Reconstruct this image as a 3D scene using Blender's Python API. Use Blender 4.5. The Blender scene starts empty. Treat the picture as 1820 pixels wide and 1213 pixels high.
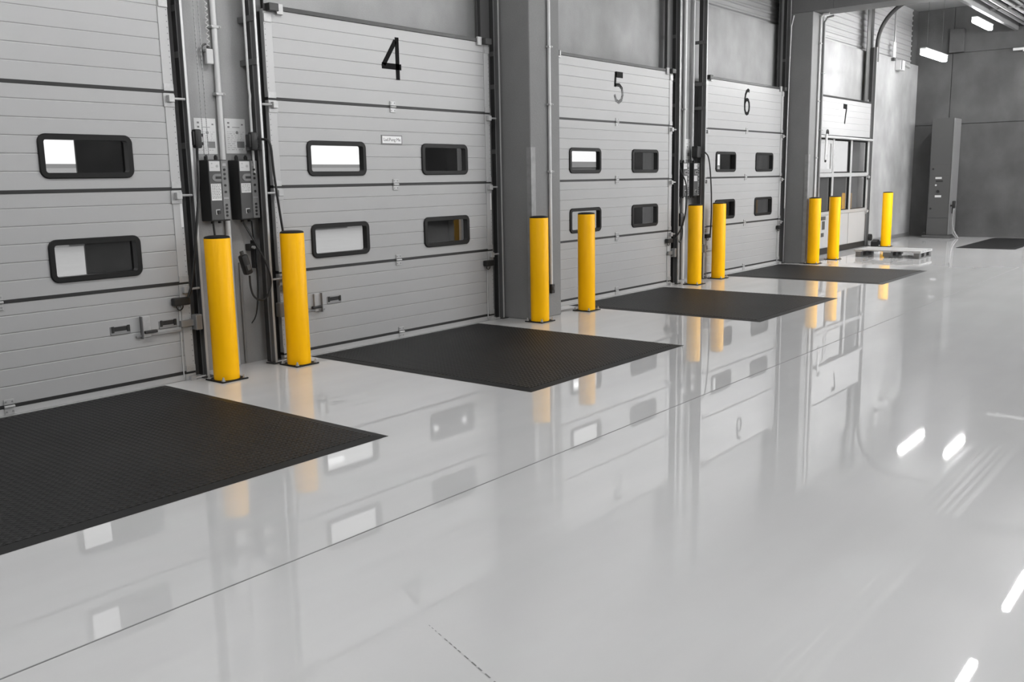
import bpy, bmesh, math, random
from mathutils import Vector, Matrix
random.seed(4)
SC = bpy.context.scene
COL = SC.collection
PI = math.pi

# ------------------------------------------------------------------ camera
CAM = Vector((-1.39471618, -6.87271255, 1.60002586))
YAW, PIT, ROL = math.radians(50.9523171), math.radians(9.90098243), math.radians(-1.04970762)
FPX = 1639.00363
fw = Vector((math.sin(YAW) * math.cos(PIT), math.cos(YAW) * math.cos(PIT), -math.sin(PIT)))
rt0 = Vector((math.cos(YAW), -math.sin(YAW), 0)); up0 = rt0.cross(fw)
rt = math.cos(ROL) * rt0 + math.sin(ROL) * up0
up = -math.sin(ROL) * rt0 + math.cos(ROL) * up0
cd = bpy.data.cameras.new('camera'); cam = bpy.data.objects.new('camera', cd); COL.objects.link(cam)
cd.sensor_fit = 'HORIZONTAL'; cd.sensor_width = 36; cd.lens = FPX / 1820 * 36; cd.clip_end = 300; cd.clip_start = .05
m3 = Matrix((rt, up, -fw)).transposed()
cam.matrix_world = Matrix.Translation(CAM) @ m3.to_4x4()
SC.camera = cam

# ------------------------------------------------------------------ materials
def mat(name, col, rough=.5, metal=0., spec=.5, noise=0., nscale=4., bump=0., bscale=40., stretch=(1, 1, 1), coat=0., rnoise=0.):
    if not isinstance(col, tuple): col = (col, col, col)
    m = bpy.data.materials.new(name); m.use_nodes = True
    nt = m.node_tree; b = nt.nodes['Principled BSDF']
    b.inputs['Base Color'].default_value = (*col, 1); b.inputs['Roughness'].default_value = rough
    b.inputs['Metallic'].default_value = metal; b.inputs['Specular IOR Level'].default_value = spec
    b.inputs['Coat Weight'].default_value = coat
    tc = nt.nodes.new('ShaderNodeTexCoord'); mp = nt.nodes.new('ShaderNodeMapping')
    mp.inputs['Scale'].default_value = stretch; nt.links.new(tc.outputs['Object'], mp.inputs['Vector'])
    if noise or rnoise:
        n = nt.nodes.new('ShaderNodeTexNoise'); n.inputs['Scale'].default_value = nscale; n.inputs['Detail'].default_value = 6
        n.inputs['Roughness'].default_value = .6
        nt.links.new(mp.outputs['Vector'], n.inputs['Vector'])
        if noise:
            r = nt.nodes.new('ShaderNodeMapRange'); r.inputs['From Min'].default_value = .25; r.inputs['From Max'].default_value = .75
            r.inputs['To Min'].default_value = 1 - noise; r.inputs['To Max'].default_value = 1 + noise
            nt.links.new(n.outputs['Fac'], r.inputs['Value'])
            v = nt.nodes.new('ShaderNodeVectorMath'); v.operation = 'SCALE'; v.inputs[0].default_value = col
            nt.links.new(r.outputs['Result'], v.inputs['Scale']); nt.links.new(v.outputs['Vector'], b.inputs['Base Color'])
        if rnoise:
            r = nt.nodes.new('ShaderNodeMapRange'); r.inputs['From Min'].default_value = .3; r.inputs['From Max'].default_value = .7
            r.inputs['To Min'].default_value = max(.01, rough - rnoise); r.inputs['To Max'].default_value = rough + rnoise
            nt.links.new(n.outputs['Fac'], r.inputs['Value']); nt.links.new(r.outputs['Result'], b.inputs['Roughness'])
    if bump:
        n2 = nt.nodes.new('ShaderNodeTexNoise'); n2.inputs['Scale'].default_value = bscale; n2.inputs['Detail'].default_value = 4
        nt.links.new(mp.outputs['Vector'], n2.inputs['Vector'])
        bp = nt.nodes.new('ShaderNodeBump'); bp.inputs['Strength'].default_value = bump; bp.inputs['Distance'].default_value = .02
        nt.links.new(n2.outputs['Fac'], bp.inputs['Height']); nt.links.new(bp.outputs['Normal'], b.inputs['Normal'])
    return m

def concrete(name, col, amp=.14, big=.12):
    """cast concrete: cloudy patches, pores and a faint vertical run"""
    m = mat(name, col, .75, bump=.12, bscale=55)
    nt = m.node_tree; b = nt.nodes['Principled BSDF']; tc = nt.nodes['Texture Coordinate']
    def tex(scale, stretch, lo, hi, det=5):
        mp = nt.nodes.new('ShaderNodeMapping'); mp.inputs['Scale'].default_value = stretch
        nt.links.new(tc.outputs['Object'], mp.inputs['Vector'])
        n = nt.nodes.new('ShaderNodeTexNoise'); n.inputs['Scale'].default_value = scale; n.inputs['Detail'].default_value = det
        nt.links.new(mp.outputs['Vector'], n.inputs['Vector'])
        r = nt.nodes.new('ShaderNodeMapRange'); r.inputs['From Min'].default_value = .3; r.inputs['From Max'].default_value = .7
        r.inputs['To Min'].default_value = lo; r.inputs['To Max'].default_value = hi
        nt.links.new(n.outputs['Fac'], r.inputs['Value']); return r.outputs['Result']
    a = tex(1.1, (1, 1, 1), 1 - big, 1 + big); c = tex(1.7, (1.3, 1.3, .8), 1 - amp, 1 + amp * .6); d = tex(90, (1, 1, 1), .96, 1.04, 2)
    q = nt.nodes.new('ShaderNodeMath'); q.operation = 'MULTIPLY'; nt.links.new(a, q.inputs[0]); nt.links.new(c, q.inputs[1])
    q2 = nt.nodes.new('ShaderNodeMath'); q2.operation = 'MULTIPLY'; nt.links.new(q.outputs[0], q2.inputs[0]); nt.links.new(d, q2.inputs[1])
    v = nt.nodes.new('ShaderNodeVectorMath'); v.operation = 'SCALE'; v.inputs[0].default_value = (col, col, col)
    nt.links.new(q2.outputs[0], v.inputs['Scale']); nt.links.new(v.outputs['Vector'], b.inputs['Base Color'])
    return m

M = {}
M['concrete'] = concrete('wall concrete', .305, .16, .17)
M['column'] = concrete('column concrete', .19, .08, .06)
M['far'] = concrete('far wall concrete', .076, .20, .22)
M['ceiling'] = concrete('ceiling concrete', .21, .05, .05)
M['panel'] = mat('white lacquered door panel', .375, .42, noise=.02, nscale=3, bump=.03, bscale=220)
M['cap'] = mat('white steel end cap', .41, .35)
M['clad'] = mat('ribbed cladding sheet', .30, .5, noise=.03, nscale=2)
M['rubber'] = mat('black rubber', .012, .55)
M['darkalu'] = mat('dark anodised rail', .035, .45, .3)
M['track'] = mat('dark galvanised track', .06, .5, .6, noise=.15, nscale=6)
M['track2'] = mat('grey track channel', .13, .5, .3)
M['guard'] = mat('steel guard', .24, .5, .2, noise=.2, nscale=9)
M['edge'] = mat('bright rolled steel edge', .5, .38, .35)
M['galv'] = mat('galvanised steel', .42, .4, .25, noise=.12, nscale=25)
M['steel'] = mat('grey steel', .30, .45, .6)
M['frame'] = mat('black window gasket', .008, .5, spec=.25)
M['yellow'] = mat('yellow polymer', (.98, .50, .0), .42, spec=.18, bump=.02, bscale=300)
M['cap_black'] = mat('black plastic cap', .012, .5, spec=.25)
M['plate'] = mat('black base plate', .008, .5, spec=.2)
M['black'] = mat('black plastic', .010, .5)
M['dkgrey'] = mat('dark grey panel', .055, .5)
M['mdgrey'] = mat('mid grey panel', .17, .5)
M['white'] = mat('white plastic', .52, .45)
M['signwhite'] = mat('white sign face', .74, .5)
M['paper'] = mat('printed paper', .66, .7)
M['ink'] = mat('print ink', .20, .7)
M['ink2'] = mat('pale print', .36, .7)
M['paint'] = mat('black painted numeral', .006, .7, spec=.1, noise=.3, nscale=20)
M['pipe'] = mat('white conduit', .60, .35)
M['gpipe'] = mat('grey conduit', .26, .4, .3)
M['beam'] = concrete('beam concrete', .14, .05, .05)
M['cabinet'] = mat('grey steel cabinet', .062, .5)
M['wood'] = mat('bleached pallet board', .36, .7, noise=.15, nscale=7, stretch=(1, .2, 1))
M['woodblk'] = mat('dark pallet block', .12, .8, noise=.2, nscale=9)
M['yard'] = mat('pale yard paving', .42, .9, noise=.06, nscale=.6)
M['yardwall'] = mat('grey yard building', .34, .8, noise=.05, nscale=.5)
M['yarddark'] = mat('dark yard doors', .07, .7)
M['yarddark2'] = mat('dark trailer side', .09, .6)
M['yardwall2'] = mat('grey yard wall', .16, .8, noise=.1, nscale=1)
M['curtain'] = mat('black dock curtain', .022, .7, noise=.25, nscale=2, stretch=(3, 3, .3))
M['joint'] = mat('floor joint filler', .20, .6, noise=.2, nscale=8)

def worn_paint():
    m = mat('worn black paint', .06, .7, spec=.15); nt = m.node_tree; b = nt.nodes['Principled BSDF']
    tc = nt.nodes['Texture Coordinate']; n = nt.nodes.new('ShaderNodeTexNoise'); n.inputs['Scale'].default_value = 55; n.inputs['Detail'].default_value = 3
    sx = nt.nodes.new('ShaderNodeSeparateXYZ'); nt.links.new(tc.outputs['Object'], sx.inputs[0]); nt.links.new(tc.outputs['Object'], n.inputs['Vector'])
    g = nt.nodes.new('ShaderNodeMapRange'); g.inputs['From Min'].default_value = 2.74; g.inputs['From Max'].default_value = 2.90
    g.inputs['To Min'].default_value = .42; g.inputs['To Max'].default_value = -.1; nt.links.new(sx.outputs['Z'], g.inputs['Value'])
    a = nt.nodes.new('ShaderNodeMath'); a.operation = 'ADD'; nt.links.new(n.outputs['Fac'], a.inputs[0]); nt.links.new(g.outputs['Result'], a.inputs[1])
    r = nt.nodes.new('ShaderNodeMapRange'); r.inputs['From Min'].default_value = .66; r.inputs['From Max'].default_value = 1.0
    nt.links.new(a.outputs[0], r.inputs['Value'])
    mx = nt.nodes.new('ShaderNodeMix'); mx.data_type = 'RGBA'; mx.inputs['A'].default_value = (.008, .008, .008, 1); mx.inputs['B'].default_value = (.21, .21, .21, 1)
    nt.links.new(r.outputs['Result'], mx.inputs['Factor']); nt.links.new(mx.outputs['Result'], b.inputs['Base Color'])
    return m
M['worn'] = worn_paint()

def floor_mat():
    m = bpy.data.materials.new('polished grey resin floor'); m.use_nodes = True
    nt = m.node_tree; N = nt.nodes; L = nt.links; b = N['Principled BSDF']; tc = N.new('ShaderNodeTexCoord')
    b.inputs['Specular IOR Level'].default_value = .75
    b.inputs['Coat Weight'].default_value = .12; b.inputs['Coat Roughness'].default_value = .22
    def noise(scale, det, stretch=(1, 1, 1)):
        mp = N.new('ShaderNodeMapping'); mp.inputs['Scale'].default_value = stretch; L.new(tc.outputs['Object'], mp.inputs['Vector'])
        n = N.new('ShaderNodeTexNoise'); n.inputs['Scale'].default_value = scale; n.inputs['Detail'].default_value = det
        L.new(mp.outputs['Vector'], n.inputs['Vector']); return n.outputs['Fac']
    def rng(src, a, c, lo, hi):
        r = N.new('ShaderNodeMapRange'); r.inputs['From Min'].default_value = a; r.inputs['From Max'].default_value = c
        r.inputs['To Min'].default_value = lo; r.inputs['To Max'].default_value = hi; L.new(src, r.inputs['Value']); return r.outputs['Result']
    def mul(a, c):
        q = N.new('ShaderNodeMath'); q.operation = 'MULTIPLY'; L.new(a, q.inputs[0]); L.new(c, q.inputs[1]); return q.outputs[0]
    big = rng(noise(.45, 6), .3, .7, .94, 1.05)
    streak = rng(noise(1.6, 5, (.25, 1.6, 1)), .35, .75, .97, 1.05)
    v = N.new('ShaderNodeVectorMath'); v.operation = 'SCALE'; v.inputs[0].default_value = (FLOOR, FLOOR, FLOOR)
    L.new(mul(big, streak), v.inputs['Scale']); L.new(v.outputs['Vector'], b.inputs['Base Color'])
    L.new(rng(noise(.7, 5, (.4, 1.2, 1)), .35, .7, .014, .035), b.inputs['Roughness'])
    bp = N.new('ShaderNodeBump'); bp.inputs['Strength'].default_value = .02; bp.inputs['Distance'].default_value = .02
    L.new(noise(1.3, 2), bp.inputs['Height']); L.new(bp.outputs['Normal'], b.inputs['Normal'])
    return m
FLOOR = .60
M['floor'] = floor_mat()

def mat_mat():
    """black rubber with a raised diamond tread"""
    m = bpy.data.materials.new('diamond tread rubber'); m.use_nodes = True
    nt = m.node_tree; N = nt.nodes; L = nt.links; b = N['Principled BSDF']
    b.inputs['Base Color'].default_value = (.030, .030, .030, 1); b.inputs['Roughness'].default_value = .5; b.inputs['Specular IOR Level'].default_value = .25
    tc = N.new('ShaderNodeTexCoord'); sx = N.new('ShaderNodeSeparateXYZ'); L.new(tc.outputs['Object'], sx.inputs[0])
    def mth(op, a, c=None):
        q = N.new('ShaderNodeMath'); q.operation = op
        for i, s in enumerate((a, c)):
            if s is None: continue
            if isinstance(s, (int, float)): q.inputs[i].default_value = s
            else: L.new(s, q.inputs[i])
        return q.outputs[0]
    p = 2 * PI / .085
    a = mth('MULTIPLY', sx.outputs['X'], p); c = mth('MULTIPLY', sx.outputs['Y'], p)
    s = mth('SINE', mth('ADD', a, c)); d = mth('SINE', mth('SUBTRACT', a, c))
    chk = mth('MULTIPLY', s, d)                       # alternating cells of the tread
    fine1 = mth('POWER', mth('ABSOLUTE', s), 4.); fine2 = mth('POWER', mth('ABSOLUTE', d), 4.)
    h = mth('ADD', mth('MULTIPLY', fine1, mth('GREATER_THAN', chk, 0.)), mth('MULTIPLY', fine2, mth('LESS_THAN', chk, 0.)))
    bp = N.new('ShaderNodeBump'); bp.inputs['Strength'].default_value = .9; bp.inputs['Distance'].default_value = .005
    L.new(h, bp.inputs['Height']); L.new(bp.outputs['Normal'], b.inputs['Normal'])
    n = N.new('ShaderNodeTexNoise'); n.inputs['Scale'].default_value = 1.2; n.inputs['Detail'].default_value = 4; L.new(tc.outputs['Object'], n.inputs['Vector'])
    r = N.new('ShaderNodeMapRange'); r.inputs['From Min'].default_value = .3; r.inputs['From Max'].default_value = .7; r.inputs['To Min'].default_value = .009; r.inputs['To Max'].default_value = .017
    L.new(n.outputs['Fac'], r.inputs['Value']); cc = N.new('ShaderNodeCombineColor')
    for k in range(3): L.new(r.outputs['Result'], cc.inputs[k])
    L.new(cc.outputs[0], b.inputs['Base Color'])
    return m
M['mat'] = mat_mat()
M['matedge'] = mat('bevelled rubber edge', .014, .5, spec=.3)

def glass_mat():
    m = bpy.data.materials.new('window glass'); m.use_nodes = True
    nt = m.node_tree; N = nt.nodes; L = nt.links; N.remove(N['Principled BSDF'])
    t = N.new('ShaderNodeBsdfTransparent'); t.inputs[0].default_value = (.86, .86, .86, 1)
    g = N.new('ShaderNodeBsdfGlossy'); g.inputs['Roughness'].default_value = .02; g.inputs['Color'].default_value = (1, 1, 1, 1)
    lw = N.new('ShaderNodeLayerWeight'); pw = N.new('ShaderNodeMath'); pw.operation = 'POWER'; pw.inputs[1].default_value = 4.5; L.new(lw.outputs['Facing'], pw.inputs[0])
    f = N.new('ShaderNodeMapRange'); f.inputs['To Min'].default_value = .055; f.inputs['To Max'].default_value = .95; L.new(pw.outputs[0], f.inputs['Value'])
    x = N.new('ShaderNodeMixShader'); L.new(f.outputs[0], x.inputs[0]); L.new(t.outputs[0], x.inputs[1]); L.new(g.outputs[0], x.inputs[2])
    L.new(x.outputs[0], N['Material Output'].inputs['Surface'])
    return m
M['glass'] = glass_mat()

def emit(name, s):
    m = bpy.data.materials.new(name); m.use_nodes = True
    b = m.node_tree.nodes['Principled BSDF']; b.inputs['Base Color'].default_value = (.8, .8, .8, 1)
    b.inputs['Emission Color'].default_value = (1, 1, 1, 1); b.inputs['Emission Strength'].default_value = s
    return m
LAMP = 111.0
M['lamp'] = emit('fluorescent diffuser', LAMP)

# ------------------------------------------------------------------ mesh building
class MB:
    def __init__(s): s.b = bmesh.new()
    def box(s, x0, x1, y0, y1, z0, z1, bev=0., seg=2):
        t = bmesh.new(); bmesh.ops.create_cube(t, size=1)
        bmesh.ops.scale(t, vec=(x1 - x0, y1 - y0, z1 - z0), verts=t.verts)
        bmesh.ops.translate(t, vec=((x0 + x1) / 2, (y0 + y1) / 2, (z0 + z1) / 2), verts=t.verts)
        if bev: bmesh.ops.bevel(t, geom=list(t.edges), offset=bev, segments=seg, profile=.5, affect='EDGES')
        s._merge(t); return s
    def cyl(s, p0, p1, r, r2=None, seg=24, bev=0.):
        p0, p1 = Vector(p0), Vector(p1); d = p1 - p0
        t = bmesh.new(); bmesh.ops.create_cone(t, cap_ends=True, segments=seg, radius1=r, radius2=r if r2 is None else r2, depth=d.length)
        if bev:
            e = [x for x in t.edges if sum(len(f.verts) > 4 for f in x.link_faces)]
            bmesh.ops.bevel(t, geom=e, offset=bev, segments=2, profile=.5, affect='EDGES')
        q = Vector((0, 0, 1)).rotation_difference(d.normalized())
        bmesh.ops.transform(t, matrix=Matrix.Translation((p0 + p1) / 2) @ q.to_matrix().to_4x4(), verts=t.verts)
        s._merge(t); return s
    def tube(s, pts, r, seg=8, smooth=0):
        pts = [Vector(p) for p in pts]
        for _ in range(smooth):
            o = [pts[0]]
            for a, b in zip(pts, pts[1:]): o += [a * .75 + b * .25, a * .25 + b * .75]
            pts = o + [pts[-1]]
        t = bmesh.new(); rings = []; nrm = None
        for i, p in enumerate(pts):
            d = (pts[min(i + 1, len(pts) - 1)] - pts[max(i - 1, 0)]).normalized()
            if nrm is None:
                a = Vector((1, 0, 0)) if abs(d.x) < .8 else Vector((0, 1, 0)); nrm = (a - d * a.dot(d)).normalized()
            else: nrm = (nrm - d * nrm.dot(d)).normalized()
            bi = d.cross(nrm)
            rings.append([t.verts.new(p + r * (math.cos(2 * PI * k / seg) * nrm + math.sin(2 * PI * k / seg) * bi)) for k in range(seg)])
        for a, b in zip(rings, rings[1:]):
            for k in range(seg): t.faces.new((a[k], a[(k + 1) % seg], b[(k + 1) % seg], b[k]))
        t.faces.new(rings[0][::-1]); t.faces.new(rings[-1]); s._merge(t); return s
    def prism(s, poly, y0, y1):
        """polygon in x,z given counter-clockwise seen from -y, extruded from y0 (front) to y1"""
        t = bmesh.new(); a = [t.verts.new((x, y0, z)) for x, z in poly]; b = [t.verts.new((x, y1, z)) for x, z in poly]
        n = len(poly); t.faces.new(a); t.faces.new(b[::-1])
        for k in range(n): t.faces.new((a[k], b[k], b[(k + 1) % n], a[(k + 1) % n]))
        bmesh.ops.recalc_face_normals(t, faces=t.faces); s._merge(t); return s
    def quad(s, *p):
        vs = [s.b.verts.new(v) for v in p]; s.b.faces.new(vs); return s
    def ring(s, x0, x1, z0, z1, w, rad, y0, y1, n=6):
        """rounded rectangular frame with a rounded opening"""
        def rr(a, b, c, d, r):
            o = []
            for cx, cz, s0 in ((b - r, d - r, 0), (a + r, d - r, 1), (a + r, c + r, 2), (b - r, c + r, 3)):
                for k in range(n + 1):
                    t = (s0 + k / n) * PI / 2; o.append((cx + r * math.cos(t), cz + r * math.sin(t)))
            return o
        O = rr(x0, x1, z0, z1, rad); I = rr(x0 + w, x1 - w, z0 + w, z1 - w, max(rad - w, .012)); e = .006
        O2 = rr(x0 + e, x1 - e, z0 + e, z1 - e, rad - e)
        t = bmesh.new(); mk = lambda P, y: [t.verts.new((x, y, z)) for x, z in P]
        loops = [mk(O, y1), mk(O, y0 + e), mk(O2, y0), mk(I, y0), mk(I, y1)]; m = len(O)
        for a, b in zip(loops, loops[1:] + loops[:1]):
            for k in range(m): t.faces.new((a[k], a[(k + 1) % m], b[(k + 1) % m], b[k]))
        bmesh.ops.recalc_face_normals(t, faces=t.faces); s._merge(t); return s
    def stroke(s, pts, w, y0, y1, closed=False):
        """flat painted stroke in the x,z plane"""
        P = [Vector((a, b)) for a, b in pts]; n = len(P); Lf, Rt = [], []
        for i, p in enumerate(P):
            a = P[i - 1] if (i or closed) else None; b = P[(i + 1) % n] if (i < n - 1 or closed) else None
            d1 = (p - a).normalized() if a is not None else None; d2 = (b - p).normalized() if b is not None else None
            if d1 is None: d1 = d2
            if d2 is None: d2 = d1
            n1 = Vector((-d1.y, d1.x)); n2 = Vector((-d2.y, d2.x)); mm = (n1 + n2).normalized(); k = w / 2 / max(.45, mm.dot(n1))
            Lf.append(p + mm * k); Rt.append(p - mm * k)
        for i in range(n if closed else n - 1):
            j = (i + 1) % n
            s.prism([tuple(Rt[i]), tuple(Rt[j]), tuple(Lf[j]), tuple(Lf[i])], y0, y1)
        return s
    def _merge(s, t):
        me = bpy.data.meshes.new('t'); t.to_mesh(me); t.free(); s.b.from_mesh(me); bpy.data.meshes.remove(me)
    def build(s, name, m, parent=None, smooth=False, loc=None):
        me = bpy.data.meshes.new(name); s.b.to_mesh(me); s.b.free()
        for q in (m if isinstance(m, (list, tuple)) else [m]): me.materials.append(q)
        if smooth:
            for f in me.polygons: f.use_smooth = True
            try: me.set_sharp_from_angle(angle=math.radians(40))
            except Exception: pass
        o = bpy.data.objects.new(name, me); COL.objects.link(o)
        if parent: o.parent = parent
        if loc: o.location = loc
        return o

def tag(o, label, cat, group=None, kind=None):
    o['label'] = label; o['category'] = cat
    if group: o['group'] = group
    if kind: o['kind'] = kind
    return o
def thing(name, label, cat, loc=(0, 0, 0), group=None, kind=None, rz=0.):
    o = bpy.data.objects.new(name, None); COL.objects.link(o); o.location = loc; o.rotation_euler = (0, 0, rz)
    o.empty_display_size = .1
    return tag(o, label, cat, group, kind)
def children(o): return [c for c in bpy.data.objects if c.parent == o]
def copy_tree(o, loc, label, group=None, parent=None):
    """a copy of a thing with copies of its parts and sub-parts"""
    kids = {}
    for c in bpy.data.objects:
        if c.parent: kids.setdefault(c.parent, []).append(c)
    def cp(src, par):
        n = src.copy(); COL.objects.link(n)
        if par: n.parent = par
        for k in kids.get(src, []): cp(k, n)
        return n
    r = cp(o, None); r.location = loc; r['label'] = label
    if group: r['group'] = group
    return r

# ------------------------------------------------------------------ setting
CX = {3: 1.335, 4: 5.246, 5: 9.393, 6: 13.42, 7: 17.87}
HW = {3: 1.5, 4: 1.5, 5: 1.5, 6: 1.5, 7: 1.80}
X0, X1, YB, ZC, WY, WT = -9.0, 23.7, -19.0, 5.55, .20, .45
tag(MB().box(X0, X1 + .3, YB, 1.3, -.2, 0).build('floor', M['floor']), 'glossy pale grey resin floor reflecting the dock doors', 'floor', kind='structure')
tag(MB().box(X0, X1 + .3, YB, WT, ZC, ZC + .2).build('ceiling', M['ceiling']), 'grey concrete ceiling slab above the hall', 'ceiling', kind='structure')
w = MB(); xs = [X0]
for d in (3, 4, 5, 6, 7): xs += [CX[d] - HW[d] + (.30 if d != 7 else .06), CX[d] + HW[d] - .06]
xs.append(X1 + .3)
for k in range(0, len(xs), 2): w.box(xs[k], xs[k + 1], WY, WT, 0, 3.08)
w.box(X0, X1 + .3, WY, WT, 3.08, 4.24)
tag(w.build('wall_dock', M['concrete']), 'light concrete wall carrying the row of dock doors', 'wall', kind='structure')
# horizontally ribbed cladding over the concrete
c = MB(); z = 4.24; prof = []
while z < ZC:
    prof += [(.29, z), (.29, z + .060), (.268, z + .075), (.268, z + .105), (.29, z + .12)]; z += .12
for (ya, za), (yb, zb) in zip(prof, prof[1:]): c.quad((X0, ya, za), (X1, ya, za), (X1, yb, zb), (X0, yb, zb))
tag(c.build('wall_cladding', M['clad']), 'pale sheet cladding with horizontal ribs above the concrete wall', 'wall', kind='structure')
tag(MB().box(X1 - .38, X1 - .005, .258, .292, 4.242, ZC - .002).build('trim_3', M['far']), 'dark upright closing strip at the far end of the cladding', 'trim', kind='structure')
# far wall: precast slabs with open joints
f = MB()
ys = [WT, -.60, -4.2, -8, -12, -16, YB]; zs = [0, 2.765, 4.46, ZC]
for a, b in zip(ys, ys[1:]):
    for p, q in zip(zs, zs[1:]):
        f.box(X1, X1 + .2, b + .008, a - .008, p + (.008 if p else 0), q - .008)
f.box(X1 + .03, X1 + .3, YB, WT, 0, ZC)
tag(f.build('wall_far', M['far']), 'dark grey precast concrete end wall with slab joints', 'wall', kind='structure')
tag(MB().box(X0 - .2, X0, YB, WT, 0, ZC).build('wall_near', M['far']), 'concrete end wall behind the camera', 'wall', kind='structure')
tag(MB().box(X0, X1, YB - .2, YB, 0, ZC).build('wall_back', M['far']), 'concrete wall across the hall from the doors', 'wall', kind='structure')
tag(MB().box(X1 - .13, X1 - .002, -.86, -.53, 4.47, 5.02, .01).build('wall_bracket', M['far']), 'square concrete corbel high on the far wall', 'corbel', kind='structure')
tag(MB().box(19.85, X1 - .005, WY - .012, WY - .001, 0.001, .09).build('baseboard_dock', M['steel']), 'dark skirting strip at the foot of the wall right of door 7', 'baseboard', kind='structure')
# floor joints
j = MB().box(X0, 16, -3.766, -3.758, -.001, .0012)
tag(j.build('trim_1', M['joint']), 'long dark joint line in the floor parallel to the doors', 'floor joint', kind='structure')
j = MB(); t = 0.
p0, p1 = Vector((.845, -4.64)), Vector((.60, -5.35)); dv = (p1 - p0).normalized(); nn = Vector((-dv.y, dv.x)); tot = (p1 - p0).length
while t < tot:
    ln = random.uniform(.008, .02) + .03 * t / tot; wd = .0015 + .0025 * t / tot; a = p0 + dv * t; b = a + dv * ln
    j.quad(*[(q.x, q.y, .0012) for q in (a - nn * wd, b - nn * wd, b + nn * wd, a + nn * wd)]); t += ln + random.uniform(.010, .026)
tag(j.build('trim_2', M['joint']), 'short dashed dark crack line in the near floor', 'floor joint', kind='structure')

# columns and beams
for (xa, xb, lab, lb2) in ((6.94, 7.50, 'square concrete column between doors 4 and 5', 'concrete ceiling beam on the column between doors 4 and 5'),
                           (15.08, 15.62, 'square concrete column between doors 6 and 7', 'concrete ceiling beam on the column between doors 6 and 7')):
    o = thing('concrete_column', lab, 'column', ((xa + xb) / 2, -.115, 0), kind='structure'); h = (xb - xa) / 2
    MB().box(-h, h, -.315, .31, 0, 4.419, .012).build('shaft', M['column'], o)
    g = MB().box(-h - .006, -h + .075, -.323, -.3155, .02, 1.96).box(-h - .006, -h + .0, -.3155, -.26, .02, 1.96)
    g.build('corner_guard', M['guard'], o)['label'] = 'steel guard strip on the column corner'
    b = thing('ceiling_beam', lb2, 'beam', ((xa + xb) / 2, 0, 4.42), kind='structure')
    MB().box(-h - .0, h + .03, YB, -.782, 0, ZC - 4.42 - .001).box(-h - .0, h + .03, -.776, WY - .002, 0, ZC - 4.42 - .001).build('beam', M['beam'], b)

# ------------------------------------------------------------------ sectional doors
ZS = [.0665, .816, 1.581, 2.345, 3.112]
def groove_profile(z0, z1, n=5):
    """list of (z, y): flat lamella faces parted by shallow grooves"""
    p = [(z0, 0.)]; st = (z1 - z0) / (n + 1) if n else 0
    for k in range(1, n + 1):
        g = z0 + .002 + .1265 * k
        p += [(g - .006, 0.), (g - .002, .0045), (g + .002, .0045), (g + .006, 0.)]
    return p + [(z1, 0.)]
def lerp_prof(p, z):
    for (a, ya), (b, yb) in zip(p, p[1:]):
        if a <= z <= b: return ya + (yb - ya) * (z - a) / max(1e-9, b - a)
    return 0.
def panel(par, hw, z0, z1, holes=(), th=.042):
    p = groove_profile(z0, z1); zz = sorted(set([a for a, _ in p] + [h for q in holes for h in q[2:4]]))
    xx = sorted(set([-hw, hw] + [h for q in holes for h in q[0:2]])); m = MB()
    inh = lambda x, z: any(q[0] < x < q[1] and q[2] < z < q[3] for q in holes)
    for a, b in zip(zz, zz[1:]):
        for c, d in zip(xx, xx[1:]):
            if inh((c + d) / 2, (a + b) / 2): continue
            ya, yb = lerp_prof(p, a), lerp_prof(p, b)
            m.quad((c, ya, a), (d, ya, a), (d, yb, b), (c, yb, b))
            m.quad((c, th, b), (d, th, b), (d, th, a), (c, th, a))
    for x, s in ((-hw, 1), (hw, -1)): m.quad((x, 0, z0), (x, 0, z1), (x, th, z1), (x, th, z0))
    m.quad((-hw, 0, z0), (-hw, th, z0), (hw, th, z0), (hw, 0, z0)); m.quad((-hw, 0, z1), (hw, 0, z1), (hw, th, z1), (-hw, th, z1))
    return m.build('panel', M['panel'], par)

NUM = {
 4: ('paint', [([(.125 - .03, 2.61), (.125 - .03, 3.02)], .052), ([(.075, 2.985), (-.095, 2.745)], .050), ([(-.12, 2.735), (.125 + .02, 2.735)], .058)]),
 6: ('paint', [([(.085, 2.99), (.035, 3.008), (-.02, 2.985), (-.06, 2.93), (-.08, 2.85), (-.083, 2.76), (-.078, 2.69), (-.045, 2.637), (.0, 2.622), (.05, 2.637), (.085, 2.69), (.092, 2.745), (.082, 2.80), (.045, 2.845), (0, 2.855), (-.05, 2.835), (-.078, 2.79)], .054)]),
 5: ('worn', [([(.11, 2.962), (-.075, 2.962)], .078), ([(-.065, 2.99), (-.085, 2.80)], .045), ([(-.09, 2.825), (.03, 2.83)], .045), ([(.02, 2.83), (.085, 2.79), (.105, 2.71), (.075, 2.64), (.01, 2.605), (-.06, 2.63), (-.095, 2.70)], .045)]),
 7: ('paint', [([(.13 - .22, 2.968), (.13, 2.962)], .10), ([(.11, 2.95), (.06, 2.80), (.02, 2.62)], .062)]),
}
def hinge(par, x, z):
    h = MB().box(x - .036, x + .036, -.010, -.0035, z + .012, z + .052, .003).box(x - .036, x + .036, -.010, -.0035, z - .058, z - .014, .003)
    h.cyl((x - .036, -.012, z - .002), (x + .036, -.012, z - .002), .010, seg=10)
    o = h.build('hinge', M['galv'], par)
    s = MB()
    for dx in (-.022, .022):
        for dz in (.034, -.038): s.cyl((x + dx, -.0105, z + dz), (x + dx, -.0145, z + dz), .006, seg=8)
    s.build('screw', M['steel'], o)
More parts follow.
